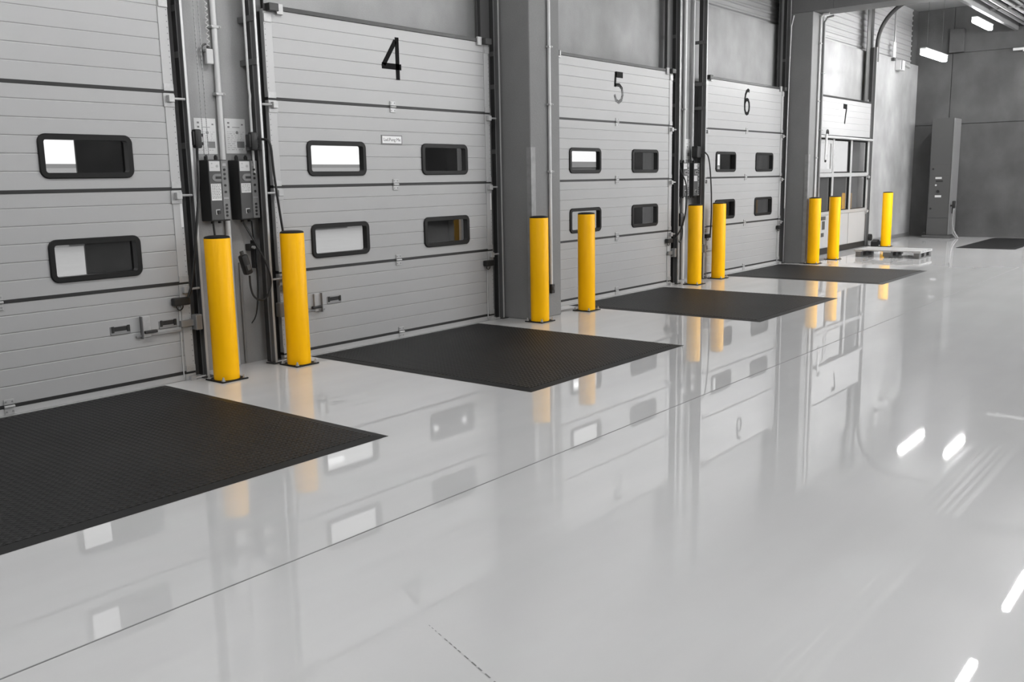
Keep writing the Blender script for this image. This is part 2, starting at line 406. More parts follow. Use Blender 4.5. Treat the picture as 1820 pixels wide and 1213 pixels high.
def side_bracket(par, s, z, hw):
    ROFF = .03 if '6' in par.name and s < 0 else .085
    xe = s * hw
    b = MB().box(min(xe, xe - s * .085), max(xe, xe - s * .085), -.013, -.0065, z + .004, z + .058, .002)
    b.box(min(xe, xe - s * .095), max(xe, xe - s * .095), -.012, -.0065, z - .12, z - .016, .002)
    b.box(min(xe - s * .07, xe - s * .02), max(xe - s * .07, xe - s * .02), -.052, -.012, z - .085, z - .03, .004)
    o = b.build('roller_bracket', M['galv'], par)
    MB().cyl((xe - s * .06, -.022, z - .055), (xe + s * ROFF, -.022, z - .055), .010, seg=10).build('roller', M['galv'], o)
def grip(par, x0, x1, z0, z1):
    o = MB().ring(x0, x1, z0, z1, .010, .012, -.006, .002, 3).box(x0 + .008, x1 - .008, -.0022, .001, z0 + .006, z0 + (z1 - z0) * .42).build('grip_handle', M['steel'], par)
    MB().box(x0 + .012, x1 - .012, -.004, .001, z0 + (z1 - z0) * .40, z1 - .006).box(x0 + .010, x0 + .034, -.009, .001, z0 + .02, z1 - .004, .003).box(x1 - .034, x1 - .010, -.009, .001, z0 + .02, z1 - .004, .003).build('grip_recess', M['black'], o)

def make_door(d, latch, sensors):
    cx, hw = CX[d], HW[d] + .0
    txt = {3: 'white sectional dock door at the left edge with two dark framed windows', 4: 'white sectional dock door with the numeral 4', 5: 'white sectional dock door with the worn numeral 5',
           6: 'white sectional dock door with the numeral 6', 7: 'glazed sectional door with the numeral 7 beside the far corner'}[d]
    D = thing('door_%d' % d, txt, 'dock door', (cx, 0, 0), kind='structure')
    wx = ((-1.108, -.386), (.388, 1.108))
    if d != 7:
        for k in range(4):
            z0, z1 = ZS[k] + .012, ZS[k + 1] - .014; holes = []
            if k in (1, 2):
                zb = (.910, 1.229) if k == 1 else (1.670, 1.993)
                holes = [(a + .02, b - .02, zb[0] + .02, zb[1] - .02) for a, b in wx]
            P = panel(D, hw, z0, z1, holes)
            for a, b in (wx if holes else ()):
                F = MB().ring(a, b, zb[0], zb[1], .042, .062, -.016, .046).build('window', M['frame'], D, smooth=True)
                MB().box(a + .036, b - .036, .030, .034, zb[0] + .036, zb[1] - .036).build('pane', M['glass'], F)
            for s in (-1, 1):
                e = MB().box(min(s * (hw - .085), s * (hw + .001)), max(s * (hw - .085), s * (hw + .001)), -.0065, .0, z0, z1, .002)
                E_ = e.build('end_cap', M['cap'], D); hl = MB()
                for q in range(int((z1 - z0) / .045)):
                    hl.cyl((s * (hw - .012), -.0060, z0 + .03 + q * .045), (s * (hw - .012), -.0072, z0 + .03 + q * .045), .0045, seg=6)
                hl.build('punched_holes', M['mdgrey'], E_)
        for z in ZS[1:4]:
            MB().box(-hw, hw, -.004, .040, z - .0145, z + .0125, .003).build('seam_seal', M['rubber'], D)
            hinge(D, 0, z)
        hinge(D, 0, ZS[0])
        MB().box(-hw, hw, -.006, .044, ZS[0] - .014, ZS[0] + .0125, .003).build('bottom_seal', M['rubber'], D)
        MB().box(-hw, hw, -.003, .040, .002, ZS[0] - .014, .002).build('bottom_rail', M['cap'], D)
        MB().box(-hw + .19, hw - .02, -.012, .044, ZS[4] - .013, ZS[4] + .024, .003).build('top_rail', M['darkalu'], D)
        for s in (-1, 1):
            for z in ZS[:4]: side_bracket(D, s, z, hw)
            tb = MB().box(min(s * hw, s * (hw - .19)), max(s * hw, s * (hw - .19)), -.014, -.002, ZS[4] - .03, ZS[4] + .03, .003).box(min(s * (hw - .02), s * (hw - .12)), max(s * (hw - .02), s * (hw - .12)), -.075, -.012, ZS[4] - .035, ZS[4] + .03, .005)
            tb.build('top_bracket', M['track'], D)
            MB().box(min(s * (hw - .13), s * (hw - .20)), max(s * (hw - .13), s * (hw - .20)), -.03, -.003, ZS[4] - .05, ZS[4] + .04, .004).build('rail_clip', M['galv'], D)
            MB().box(min(s * hw, s * (hw - .08)), max(s * hw, s * (hw - .08)), -.016, -.006, ZS[4] - .125, ZS[4] - .05, .004).build('corner_plate', M['galv'], D)
        # latch side hardware, mirrored from door to door
        s = latch
        ax = lambda u: (u if s > 0 else -u)
        def mir(a, b): return (min(ax(a), ax(b)), max(ax(a), ax(b)))
        x = mir(.795, .968) if s > 0 else mir(.78, .962)
        if d != 5:
            grip(D, x[0], x[1], .462, .537)
            if s > 0: grip(D, 1.205, 1.372, .458, .533)
            x = mir(1.045, 1.125)
            LT = MB().box(x[0], x[1], -.022, -.001, .412, .582, .006).build('latch_plate', M['galv'], D)
            bx = MB(); a = mir(1.045, 1.052); bx.box(a[0], a[1], -.045, -.001, .405, .585, .002); bx.build('latch_flange', M['steel'], LT)
            a = mir(1.06, 1.17); MB().box(a[0], a[1], -.050, -.022, .445, .468, .006).build('latch_lever', M['black'], LT)
            a = mir(1.00, 1.40); MB().box(a[0], a[1], -.018, -.004, .418, .436, .004).build('latch_bar', M['steel'], LT)
        a = mir(1.385, 1.55); q = MB().box(a[0], a[1], -.040, -.007, .455, .508, .004); a = mir(1.50, 1.56); q.box(a[0], a[1], -.075, -.007, .418, .548, .008)
        q.build('bolt_lock', M['steel'], D)
        for s2 in sensors:
            a = (min(s2 * 1.325, s2 * 1.475), max(s2 * 1.325, s2 * 1.475))
            B = MB().box(a[0], a[1], -.060, -.007, .636, .700, .010).build('cable_guard', M['black'], D)
            MB().tube([(s2 * 1.39 + .03 * math.cos(t), -.03, .632 + .035 * math.sin(t)) for t in [PI + PI * k / 10 for k in range(11)]], .005, 6).build('loop', M['black'], B)
            MB().tube([(s2 * 1.395, -.012, .62), (s2 * 1.39, -.010, .30), (s2 * 1.388, -.012, .03)], .0055, 6).build('lifting_wire', M['white'], B)
        if d in (3, 4): MB().box(hw - .025, hw - .002, -.0075, -.0064, 1.27, 1.48).build('type_label', M['paper'], D)
    else:
        panel(D, hw, ZS[3] + .03, ZS[4])
        MB().box(-hw, hw, -.012, .044, ZS[4] - .012, ZS[4] + .024, .003).build('top_rail', M['darkalu'], D)
        mul = [-hw + .03, -1.28, -.37, .676, hw - .055]
        for z0, z1, nm in ((1.64, 2.285, 'window'), (.86, 1.545, 'window')):
            for i in range(4):
                a, b = mul[i] + .05, mul[i + 1] - .05
                F = MB().ring(a - .035, b + .035, z0 - .025, z1 + .02, .035, .03, .002, .046, 2).build(nm, M['frame'], D)
                MB().box(a - .004, b + .004, .028, .032, z0 + .006, z1 - .012).build('pane', M['glass'], F)
        MB().ring(-1.225, -.425, 1.632, 2.28, .075, .02, -.008, .020, 2).build('sash', M['galv'], D)
        fr = MB()
        for x in mul: fr.box(x - .045 if x > mul[0] else -hw, x + .045, -.012, .044, .84, 2.30, .003)
        fr.box(-hw, hw, -.010, .044, 1.545, 1.625, .003).box(-hw, hw, -.010, .044, .79, .855, .003)
        fr.build('frame', M['galv'], D)
        MB().cyl((-hw + .02, -.05, 2.335), (hw - .0, -.05, 2.32), .026, seg=14).build('push_bar', M['cap'], D, smooth=True)
        MB().box(-hw, hw, -.004, .044, 2.305, 2.375).build('seam_seal', M['darkalu'], D)
        for a, b in zip(mul, mul[1:]): MB().box(a + .018, b - .018, 0, .042, .13, .785, .004).build('panel', M['panel'], D)
        MB().box(-hw, hw, .003, .044, .125, .79).build('lower_frame', M['steel'], D)
        MB().box(-hw, hw, -.008, .046, .004, .125, .006).build('bottom_seal', M['rubber'], D)
        for z in (.84, 1.585): side_bracket(D, 1, z, hw)
        q = MB().box(-.905, -.66, -.004, -.001, .69, .765).box(-.84, -.69, -.004, -.001, .50, .67).box(-.88, -.73, -.004, -.001, .355, .435)
        q.build('warning_label', M['dkgrey'], D)
    if d in NUM:
        mk, st = NUM[d]; dx = {4: 0., 5: .043, 6: -.005, 7: .18}[d]; m = MB()
        for pts, wd in st: m.stroke([(x + dx, z) for x, z in pts], wd, -.0022, -.0004)
        m.build('number', M[mk], D)
    return D
DOORS = {3: make_door(3, 1, (1,)), 4: make_door(4, -1, (-1, 1)), 5: make_door(5, 1, (1,)), 6: make_door(6, -1, (-1, 1)), 7: make_door(7, 1, ())}

# small sign on door 4
sg = MB().box(-.17, .115, -.006, -.001, 1.975, 2.066).build('sign_plate', M['mdgrey']); sg.location = (CX[4], 0, 0)
tag(sg, 'small white sign in a grey border on door 4', 'sign')
MB().box(-.158, .103, -.0072, -.0058, 1.986, 2.056).build('sign_face', M['signwhite'], sg)
def text_mesh(s, size, name, m, parent, loc, align='CENTER'):
    cu = bpy.data.curves.new('txt', 'FONT'); cu.body = s; cu.size = size; cu.align_x = align; cu.align_y = 'CENTER'; cu.extrude = .0004
    o = bpy.data.objects.new('txt', cu); COL.objects.link(o); bpy.context.view_layer.update()
    me = bpy.data.meshes.new_from_object(o.evaluated_get(bpy.context.evaluated_depsgraph_get())); bpy.data.objects.remove(o)
    me.materials.clear(); me.materials.append(m); r = bpy.data.objects.new(name, me); COL.objects.link(r)
    r.parent = parent; r.location = loc; r.rotation_euler = (PI / 2, 0, 0); return r
text_mesh('Lad.Pung Me', .046, 'lettering', M['dkgrey'], sg, (-.027, -.0076, 2.02))

# ------------------------------------------------------------------ door tracks
def make_track(d, s):
    lab = {(3, 1): 'dark vertical track at the right edge of the leftmost door', (4, -1): 'dark vertical track at the left edge of door 4', (4, 1): 'dark vertical track at the right edge of door 4',
           (5, -1): 'vertical track at the left edge of door 5 behind the column', (5, 1): 'dark vertical track at the right edge of door 5', (6, -1): 'dark vertical track at the left edge of door 6',
           (6, 1): 'dark vertical track at the right edge of door 6', (7, 1): 'dark track at the right edge of door 7 curving out at the top'}[(d, s)]
    hw = HW[d]; off = {(3, 1): .10, (4, -1): .11, (4, 1): .145, (5, -1): .12, (5, 1): .16, (6, -1): .035, (6, 1): .125, (7, 1): .12}[(d, s)]; xf = s * (hw + off)
    t = thing('door_track', lab, 'door track', (CX[d] + xf, 0, 0), 'door tracks')
    top = ZC - .02 if d != 7 else 4.30
    X = lambda a, b: (min(s * a, s * b), max(s * a, s * b))
    a = X(-.004, .0); MB().box(a[0], a[1], -.035, .022, .008, top).build('front_channel', M['track2'], t)
    a = X(-.008, .006); MB().box(a[0], a[1], .022, .032, .008, top).build('ridge', M['steel'], t)
    a = X(-.004, .0); MB().box(a[0], a[1], .032, .095, .008, top).build('rear_angle', M['track'], t)
    a = X(-.012, .009); MB().box(a[0], a[1], -.043, -.034, .008, top, .002).build('front_edge', M['edge'], t)
    if d != 7:
        a = X(-off - .05, -.008); MB().box(a[0], a[1], .088, .094, .008, top).build('back_plate', M['track2'], t)
        a = X(-off - .06, -off - .052); MB().box(a[0], a[1], .055, .09, .008, top).build('roller_rail', M['track'], t)
    if d != 7:
        for z in (1.9, 2.62, 2.98, 3.6): 
            a = X(-.006, .012); MB().box(a[0], a[1], -.03, WY - .002, z, z + .05, .003).build('track_clip', M['track2'], t)
        a = X(-off - .06, -.01); MB().box(a[0], a[1], .096, .104, 3.16, ZC - .02).build('spring_plate', M['track2'], t)
    a = X(-.06, .05); MB().box(a[0], a[1], -.07, .05, .001, .010, .003).build('foot_plate', M['darkalu'], t)
    if d == 7:
        pts = [(.10, 0.0, 4.0)] + [(.10, -.9 + .9 * math.cos(k * PI / 24), 4.35 + .9 * math.sin(k * PI / 24)) for k in range(13)] + [(.10, -2.2, 5.26)]
        MB().box(-.04, .15, .10, .125, 3.2, 5.25).build('back_plate', M['track'], t); MB().box(-.24, -.045, .10, .12, 3.16, 5.25).build('spring_plate', M['track2'], t)
        MB().tube(pts, .045, 8).build('curved_rail', M['track'], t, smooth=True)
for d, s in ((3, 1), (4, -1), (4, 1), (5, -1), (5, 1), (6, -1), (6, 1), (7, 1)): make_track(d, s)

# ------------------------------------------------------------------ bollards
def make_bollard():
    o = thing('safety_bollard', '', 'bollard', (0, 0, 0), 'yellow bollards along the dock doors')
    R_, H = .105, 1.180
    pts = [(R_, .012), (R_, H - .006), (R_ - .004, H), (R_ - .010, H), (R_ - .012, H - .012)]
    t = MB(); seg = 48
    for (ra, za), (rb, zb) in zip(pts, pts[1:]):
        for k in range(seg):
            u, v = 2 * PI * k / seg, 2 * PI * (k + 1) / seg
            t.quad((ra * math.cos(u), ra * math.sin(u), za), (ra * math.cos(v), ra * math.sin(v), za), (rb * math.cos(v), rb * math.sin(v), zb), (rb * math.cos(u), rb * math.sin(u), zb))
    bmesh.ops.remove_doubles(t.b, verts=t.b.verts, dist=1e-5)
    t.build('post', M['yellow'], o, smooth=True)
    c = MB(); pr = [(R_ - .002, H - .004), (R_ - .002, H + .006), (R_ - .012, H + .013), (R_ * .6, H + .019), (.001, H + .021)]
    for (ra, za), (rb, zb) in zip(pr, pr[1:]):
        for k in range(seg):
            u, v = 2 * PI * k / seg, 2 * PI * (k + 1) / seg
            c.quad((ra * math.cos(u), ra * math.sin(u), za), (ra * math.cos(v), ra * math.sin(v), za), (rb * math.cos(v), rb * math.sin(v), zb), (rb * math.cos(u), rb * math.sin(u), zb))
    bmesh.ops.remove_doubles(c.b, verts=c.b.verts, dist=1e-5)
    c.build('cap', M['cap_black'], o, smooth=True)
    MB().box(-.125, .125, -.125, .125, 0, .012, .003).build('base_plate', M['plate'], o)
    for sx in (-1, 1):
        for sy in (-1, 1):
            p = (sx * .102, sy * .102)
            b = MB().cyl((*p, .012), (*p, .016), .017, seg=16).cyl((*p, .016), (*p, .030), .012, seg=6).cyl((*p, .030), (*p, .044), .007, seg=10)
            b.build('anchor_bolt', M['galv'], o)
    return o
b0 = make_bollard()
BOL = [((2.968, -.257), 'yellow bollard at the right of the leftmost door, in front of the two control boxes'), ((3.735, -.239), 'yellow bollard at the left of door 4'),
       ((6.925, -.545), 'yellow bollard at the corner of the column between doors 4 and 5'), ((7.955, -.485), 'yellow bollard at the left of door 5, covering part of its window'),
       ((11.127, -.282), 'yellow bollard at the right of door 5 under the far control boxes'), ((12.054, -.212), 'yellow bollard at the left of door 6, covering part of its window'),
       ((15.142, -.565), 'yellow bollard at the column between doors 6 and 7'), ((16.149, -.565), 'yellow bollard in front of the left part of glazed door 7'), ((19.784, -.419), 'yellow bollard alone right of door 7, behind the pallet')]
for i, ((x, y), lab) in enumerate(BOL):
    if i == 0: b0.location = (x, y, 0); b0['label'] = lab
    else: copy_tree(b0, (x, y, 0), lab)

# ------------------------------------------------------------------ mats
def floor_mat_obj(x0, x1, y0, y1, lab):
    cx, cy = (x0 + x1) / 2, (y0 + y1) / 2; o = thing('rubber_floor_mat', lab, 'mat', (cx, cy, 0), 'black mats on the floor')
    a, b = (x1 - x0) / 2, (y1 - y0) / 2; e = .075; h = .011; m = MB()
    O = [(-a, -b), (a, -b), (a, b), (-a, b)]; I = [(-a + e, -b + e), (a - e, -b + e), (a - e, b - e), (-a + e, b - e)]
    for k in range(4):
        n = (k + 1) % 4
        m.quad((*O[k], .001), (*O[n], .001), (*I[n], h), (*I[k], h))
    m.build('bevelled_edge', M['matedge'], o)
    MB().box(-a + e + .004, a - e - .004, -b + e + .004, b - e - .004, .0015, h + .001).build('tread', M['mat'], o)
floor_mat_obj(.125, 2.535, -2.655, -.03, 'black diamond-tread rubber mat in front of the leftmost door')
floor_mat_obj(4.025, 6.435, -2.655, -.035, 'black rubber mat in front of door 4')
floor_mat_obj(8.17, 10.585, -2.655, -.06, 'black rubber mat in front of door 5')
floor_mat_obj(12.42, 14.73, -2.655, -.09, 'black rubber mat in front of door 6')
floor_mat_obj(19.93, 23.5, -2.97, -1.82, 'black mat lying by the far end wall')

# ------------------------------------------------------------------ control boxes
def make_box():
    o = thing('control_box', '', 'control box', (0, 0, 0), 'dock control boxes on the wall pillars')
    # local: x 0 at left edge, y 0 on the wall, z 0 at bottom
    MB().box(0, .188, -.148, -.001, 0, .515, .006).build('housing', M['black'], o)
    F = MB().box(.004, .120, -.154, -.147, .012, .508, .002).build('front_panel', M['dkgrey'], o)
    MB().box(.010, .112, -.1555, -.1535, .420, .503).build('sticker', M['white'], F)
    MB().cyl((.085, -.1553, .462), (.085, -.1568, .462), .012, seg=12).box(.03, .042, -.1568, -.1553, .478, .488).box(.026, .05, -.1568, -.1553, .448, .452).build('sticker_print', M['ink2'], F)
    n = 10; poly = [(.118, .333), (.118, .398)] + [(.075 + -.045 * math.sin(PI * k / n), .3655 + .0325 * math.cos(PI * k / n)) for k in range(n + 1)]
    MB().prism(poly, -.158, -.1535).build('display_bezel', M['mdgrey'], F)
    MB().box(.062, .116, -.1600, -.1575, .355, .376).build('display', M['black'], F)
    L_ = MB().box(.014, .112, -.1555, -.1535, LBL[0], LBL[1]).build('instruction_label', M['paper'], F)
    t = MB(); z = LBL[1] - .014
    while z > LBL[0] + .01:
        x = .020
        while x < .102:
            l = random.uniform(.006, .022); t.box(x, min(x + l, .107), -.1562, -.1553, z, z + .006); x += l + .005
        z -= .0135
    t.build('print', M['ink'], L_)
    s = MB().box(.122, .188, -.157, -.147, .012, .508, .003).build('button_strip', M['mdgrey'], o)
    for z in (.432, .395, .358, .30, .245, .135, .105, .075, .045):
        MB().cyl((.152, -.157, z), (.152, -.162, z), .0105, seg=12).build('button', M['black'], s)
    MB().box(.136, .170, -.1585, -.1565, .462, .485).box(.13, .178, -.1585, -.1565, .185, .20).build('strip_label', M['steel'], s)
    k = MB().stroke([(.050, .055), (.048, .095), (.085, .097)], .008, -.158, -.1535).build('lock_plate', M['cap'], F)
    MB().cyl((.072, -.154, .075), (.072, -.166, .075), .015, seg=14).build('lock_knob', M['black'], F)
    for x in (.03, .125): MB().cyl((x, -.085, .515), (x, -.085, .545), .016, seg=12).cyl((x, -.085, .545), (x, -.085, .556), .011, seg=10).build('cable_gland', M['black'], o)
    for x in (.05, .12): MB().cyl((x, -.085, 0), (x, -.085, -.02), .014, seg=10).build('lower_gland', M['black'], o)
    return o
LBL = (.175, .315); bxA = make_box(); LBL = (.235, .315); bxB = make_box()
bxA.location = (3.133, WY, 1.300); bxA['label'] = 'left control box with the long label on the pillar by the leftmost door'
bxB.location = (3.432, WY, 1.300); bxB['label'] = 'right control box with the short label on the pillar left of door 4'
PX = 8.147
copy_tree(bxA, (11.347, WY, 1.300), 'left of the two control boxes on the pillar between doors 5 and 6')
copy_tree(bxB, (11.680, WY, 1.300), 'right of the two control boxes on the pillar between doors 5 and 6')

# instruction sheets
def sheet(x, z0, z1, wd, lab):
    o = MB().box(x, x + wd, WY - .003, WY - .0006, z0, z1).build('instruction_sheet', M['paper']); tag(o, lab, 'notice', 'printed sheets above the control boxes')
    p = MB(); y0, y1 = WY - .0042, WY - .0029; h = z1 - z0; r = random.Random(7)
    p.box(x + .028, x + .048, y0, y1, z1 - .045, z1 - .030).box(x + .028, x + .048, y0, y1, z1 - .080, z1 - .065).box(x + wd - .04, x + wd - .022, y0, y1, z1 - .055, z1 - .043)
    p.build('symbol', M['ink'], o)
    q = MB(); z = z1 - .115
    while z > z0 + .02:
        xx = x + .02
        while xx < x + wd - .03:
            l = r.uniform(.008, .03)
            if not (xx + l > x + wd * .52 and z0 + .035 < z < z0 + .11): q.box(xx, min(xx + l, x + wd - .012), y0, y1, z, z + r.choice((.003, .005)))
            xx += l + r.uniform(.006, .02)
        z -= .017
    q.box(x + .075, x + .15, y0, y1, z1 - .078, z1 - .07); q.build('print', M['ink2'], o)
    MB().box(x + wd * .55, x + wd - .018, y0 - .0003, y1, z0 + .05, z0 + .105).cyl((x + wd * .58, y1, z1 - .118), (x + wd * .58, y0, z1 - .118), .014, seg=10).build('picture', M['ink'], o)
sheet(3.127, 1.868, 2.165, .208, 'printed white sheet above the left control box by the leftmost door')
sheet(3.424, 1.874, 2.172, .208, 'printed white sheet left of the door 4 track above the right control box')
sheet(11.27, 1.868, 2.18, .20, 'left printed sheet on the pillar between doors 5 and 6')
sheet(11.63, 1.868, 2.18, .20, 'right printed sheet on the pillar between doors 5 and 6')

# ------------------------------------------------------------------ conduits, cables and small wall fittings
def pipe(pts, r, m, lab, clips=(), smooth=0, name='conduit_pipe', cat='pipe', group='conduits'):
    o = MB().tube(pts, r, 12, smooth).build(name, m, smooth=True); tag(o, lab, cat, group)
    for (x, y, z) in clips:
        c = MB().box(x - r * 1.9, x + r * 1.9, y - r * 1.15, y + r * 1.15, z - .012, z + .012, .004)
        for sx in (-1, 1): c.cyl((x + sx * r * 1.6, y - r, z), (x + sx * r * 1.6, y - r - .012, z), .009, seg=8)
        c.build('pipe_clip', M['galv'], o)
    return o
pipe([(3.37, .172, .012), (3.37, .172, ZC - .01)], .024, M['pipe'], 'white conduit running down the pillar between the control boxes by door 4', [(3.37, .172, 2.92), (3.37, .172, 2.37), (3.37, .172, 3.6)])
pipe([(3.594, .05, 1.70), (3.594, .05, 2.3), (3.600, .05, 2.36), (3.594, .05, 2.42), (3.594, .05, 4.4)], .011, M['pipe'], 'thin white cable beside the door 4 left track', name='power_cable', cat='cable')
pipe([(3.475, .186, .02), (3.475, .186, .92)], .012, M['gpipe'], 'thin grey conduit low on the pillar by door 4')
pipe([(11.575, .165, .012), (11.575, .165, ZC - .01)], .026, M['pipe'], 'white conduit on the pillar between doors 5 and 6', [(11.575, .165, 2.62)])
pipe([(11.80, .14, 1.85), (11.80, .14, ZC - .01)], .017, M['pipe'], 'white conduit beside the door 6 left track')
pipe([(11.41, .15, 2.80), (11.41, .15, ZC - .01)], .014, M['gpipe'], 'grey conduit beside the door 5 right track')
pipe([(7.275, -.452, .30), (7.275, -.452, ZC - .2)], .017, M['pipe'], 'white conduit on the front of the column between doors 4 and 5', [(7.275, -.452, z) for z in (1.69, 2.44, 3.07)])
pipe([(15.39, -.452, .2), (15.39, -.452, 4.35), (15.39, -.50, 4.40), (15.39, -.60, 4.40)], .019, M['pipe'], 'left white conduit on the column between doors 6 and 7', [(15.39, -.452, z) for z in (1.9, 2.9, 3.9)])
pipe([(15.57, -.452, .2), (15.57, -.452, 4.28), (15.57, -.50, 4.36), (15.57, -.62, 4.38)], .019, M['gpipe'], 'right grey conduit on the column between doors 6 and 7', [(15.57, -.452, z) for z in (2.4, 3.4)])
pipe([(15.0, -.05, 1.0), (15.02, -.05, 3.4), (15.03, -.06, 4.2), (15.035, -.1, 4.38)], .011, M['pipe'], 'thin white cable along the dark side of the column between doors 6 and 7', name='power_cable', cat='cable')

# spiral switch lead with a small white box and a hoist chain on the pillar by door 4
o = thing('pull_switch', 'small white switch box hanging on a coiled lead left of the white conduit', 'switch', (3.285, .15, 2.67))
MB().box(-.032, .034, -.02, .02, -.062, .062, .006).build('switch_body', M['white'], o)
MB().cyl((0, 0, .062), (0, 0, .085), .014, seg=10).tube([(-.02, 0, .10), (-.05, 0, .09), (-.065, 0, .06), (-.05, 0, .035), (-.035, 0, .04)], .009, 8, 1).build('hook', M['dkgrey'], o)
MB().tube([(.004 + .011 * math.cos(k * .9), .011 * math.sin(k * .9), .085 + k * .0062) for k in range(240)], .0045, 5).build('coiled_lead', M['pipe'], o)
o = thing('hoist_chain', 'thin dark hoist chain hanging in a loop over the left printed sheet', 'chain', (3.168, .11, 1.84))
for s in (-1, 1):
    m = MB()
    for k in range(150):
        z = .02 + k * .0165; q = k % 2
        m.box(s * .022 - (.004 if q else .0015), s * .022 + (.004 if q else .0015), -(.0015 if q else .004), (.0015 if q else .004), z, z + .015)
    m.build('chain_run', M['steel'], o)
MB().tube([(.022 * math.cos(t), 0, .022 + .022 * math.sin(t)) for t in [PI + PI * k / 8 for k in range(9)]], .0035, 6).build('chain_bend', M['steel'], o)

def junction(x, y, z, lab, s=1):
    o = thing('cable_plug', lab, 'plug', (x, y, z))
    MB().box(-.035, .03, -.03, .03, -.075, .08, .014).box(-.05, -.03, -.02, .04, -.05, .06, .006).build('plug_body', M['black'], o, smooth=True)
    MB().box(.028, .05, -.016, .016, -.05, -.025, .005).box(.028, .052, -.016, .016, .02, .045, .005).build('clamp', M['black'], o)
    return o
junction(3.085, .10, 1.985, 'black cable plug over the left edge of the left printed sheet')
junction(3.565, .0, 1.97, 'black cable plug on the left track of door 4')
junction(11.215, .10, 1.985, 'black cable plug beside the right track of door 5')
o = thing('cable_box', 'black cable box on the left track of door 6', 'box', (11.80, .03, 1.98)); MB().box(-.075, .055, -.02, .085, -.09, .085, .012).build('box_body', M['black'], o); MB().tube([(.05, .03, .03), (.10, 0, .02), (.13, -.02, -.02)], .009, 8, 2).build('lead', M['black'], o)

# spiral cables from the wall plugs to the bottom panels
def spiral(pts, lab):
    o = MB().tube(pts, .011, 8, 3).build('spiral_cable', M['black'], smooth=True); tag(o, lab, 'cable', 'spiral door cables')
spiral([(3.06, .07, 1.915), (3.01, .0, 1.86), (2.965, -.07, 1.80), (2.954, -.07, 1.557), (2.89, -.07, 1.147), (2.83, -.07, .805), (2.785, -.065, .70)], 'black cable hanging from the plug to the bottom panel of the leftmost door')
spiral([(3.62, -.05, 1.99), (3.655, -.125, 1.98), (3.665, -.125, 1.75), (3.69, -.125, 1.5), (3.75, -.11, 1.1), (3.80, -.09, .85), (3.82, -.075, .69)], 'black cable hanging down the left edge of door 4')
spiral([(11.84, -.06, 1.97), (11.92, -.09, 1.9), (11.94, -.125, 1.45), (11.99, -.11, 1.1), (12.02, -.09, .85), (12.02, -.08, .69)], 'black cable hanging down the left edge of door 6')
spiral([(11.205, .07, 1.92), (11.19, .02, 1.7), (11.15, -.13, 1.5), (11.12, -.135, 1.1), (11.02, -.12, .85), (10.90, -.075, .69)], 'black cable hanging down the right edge of door 5')

# hand controls hanging under the boxes
def pendant(dx, lab, l2):
    o = thing('hand_control', lab, 'hand control', (3.372 + dx, -.045, .92))
    m = MB().box(-.035, .035, -.035, .035, -.09, .09, .018); b = m.build('grip', M['black'], o, smooth=True); b.rotation_euler = (0, -.28, 0)
    q = MB().box(-.02, .02, -.042, -.034, -.05, .0, .004).cyl((0, 0, .09), (0, 0, .12), .018, seg=10); c = q.build('button_block', M['dkgrey'], o); c.rotation_euler = (0, -.28, 0)
    MB().tube([(.035, 0, -.10), (.035, 0, -.20), (.06, 0, -.29), (.14, 0, -.335), (.215, 0, -.30), (.255, 0, -.20), (.25, 0, -.10), (.20, 0, .03), (.15, .05, .18), (.125, .13, .31), (.112, .155, .356)], .009, 8, 2).build('cable', M['black'], o, smooth=True)
pendant(0, 'black hand control with a looped cable under the control boxes by door 4', '')
o = thing('hand_control', 'black hand control with a looped cable under the control boxes between doors 5 and 6', 'hand control', (11.44, .13, .95))
MB().box(-.06, .05, -.035, .035, -.10, .10, .02).build('grip', M['black'], o, smooth=True)
MB().tube([(-.03, 0, .33), (-.10, 0, .1), (-.13, 0, -.15), (-.07, 0, -.33), (.0, 0, -.36), (.06, 0, -.25), (.05, 0, -.09)], .010, 8, 2).build('cable', M['black'], o, smooth=True)
MB().tube([(.0, 0, .10), (-.01, 0, .33)], .010, 8).build('upper_lead', M['black'], o)
pipe([(3.185, .11, 1.282), (3.185, .10, 1.20), (3.205, .11, 1.05), (3.19, .12, .9)], .009, M['black'], 'black lead dropping from the left control box behind the bollard', smooth=2, name='power_lead', cat='cable')
pipe([(3.632, .19, 1.28), (3.640, .185, 1.05), (3.65, .18, .85), (3.645, .18, .6), (3.61, .18, .42), (3.56, .19, .36)], .005, M['black'], 'thin black wire sagging beside the left track of door 4', smooth=2, name='power_lead', cat='cable')
o = thing('chain_bracket', 'small black bracket and pin on the pillar beside door 4', 'bracket', (3.60, .16, 1.03)); MB().box(-.05, .025, -.03, .036, -.01, .05, .005).box(.005, .025, -.02, .036, -.17, .08, .004).build('bracket_body', M['black'], o); MB().cyl((-.02, -.03, .02), (-.02, -.06, .02), .014, seg=10).build('pin', M['galv'], o)
o = thing('wall_socket', 'small dark socket low on the pillar right of door 5', 'socket', (11.20, WY, .36)); MB().box(-.03, .03, -.05, -.001, -.07, .07, .008).build('socket_body', M['black'], o); MB().tube([(0, -.03, .07), (.005, -.03, .4), (.02, -.03, .9)], .006, 6).build('lead', M['black'], o)
o = thing('column_socket', 'small black socket low on the column between doors 4 and 5', 'socket', (7.285, -.43, .33)); MB().box(-.032, .03, -.045, -.009, -.05, .06, .008).build('socket_body', M['black'], o); MB().box(-.012, .012, -.052, -.044, -.01, .03, .003).build('flap', M['dkgrey'], o)

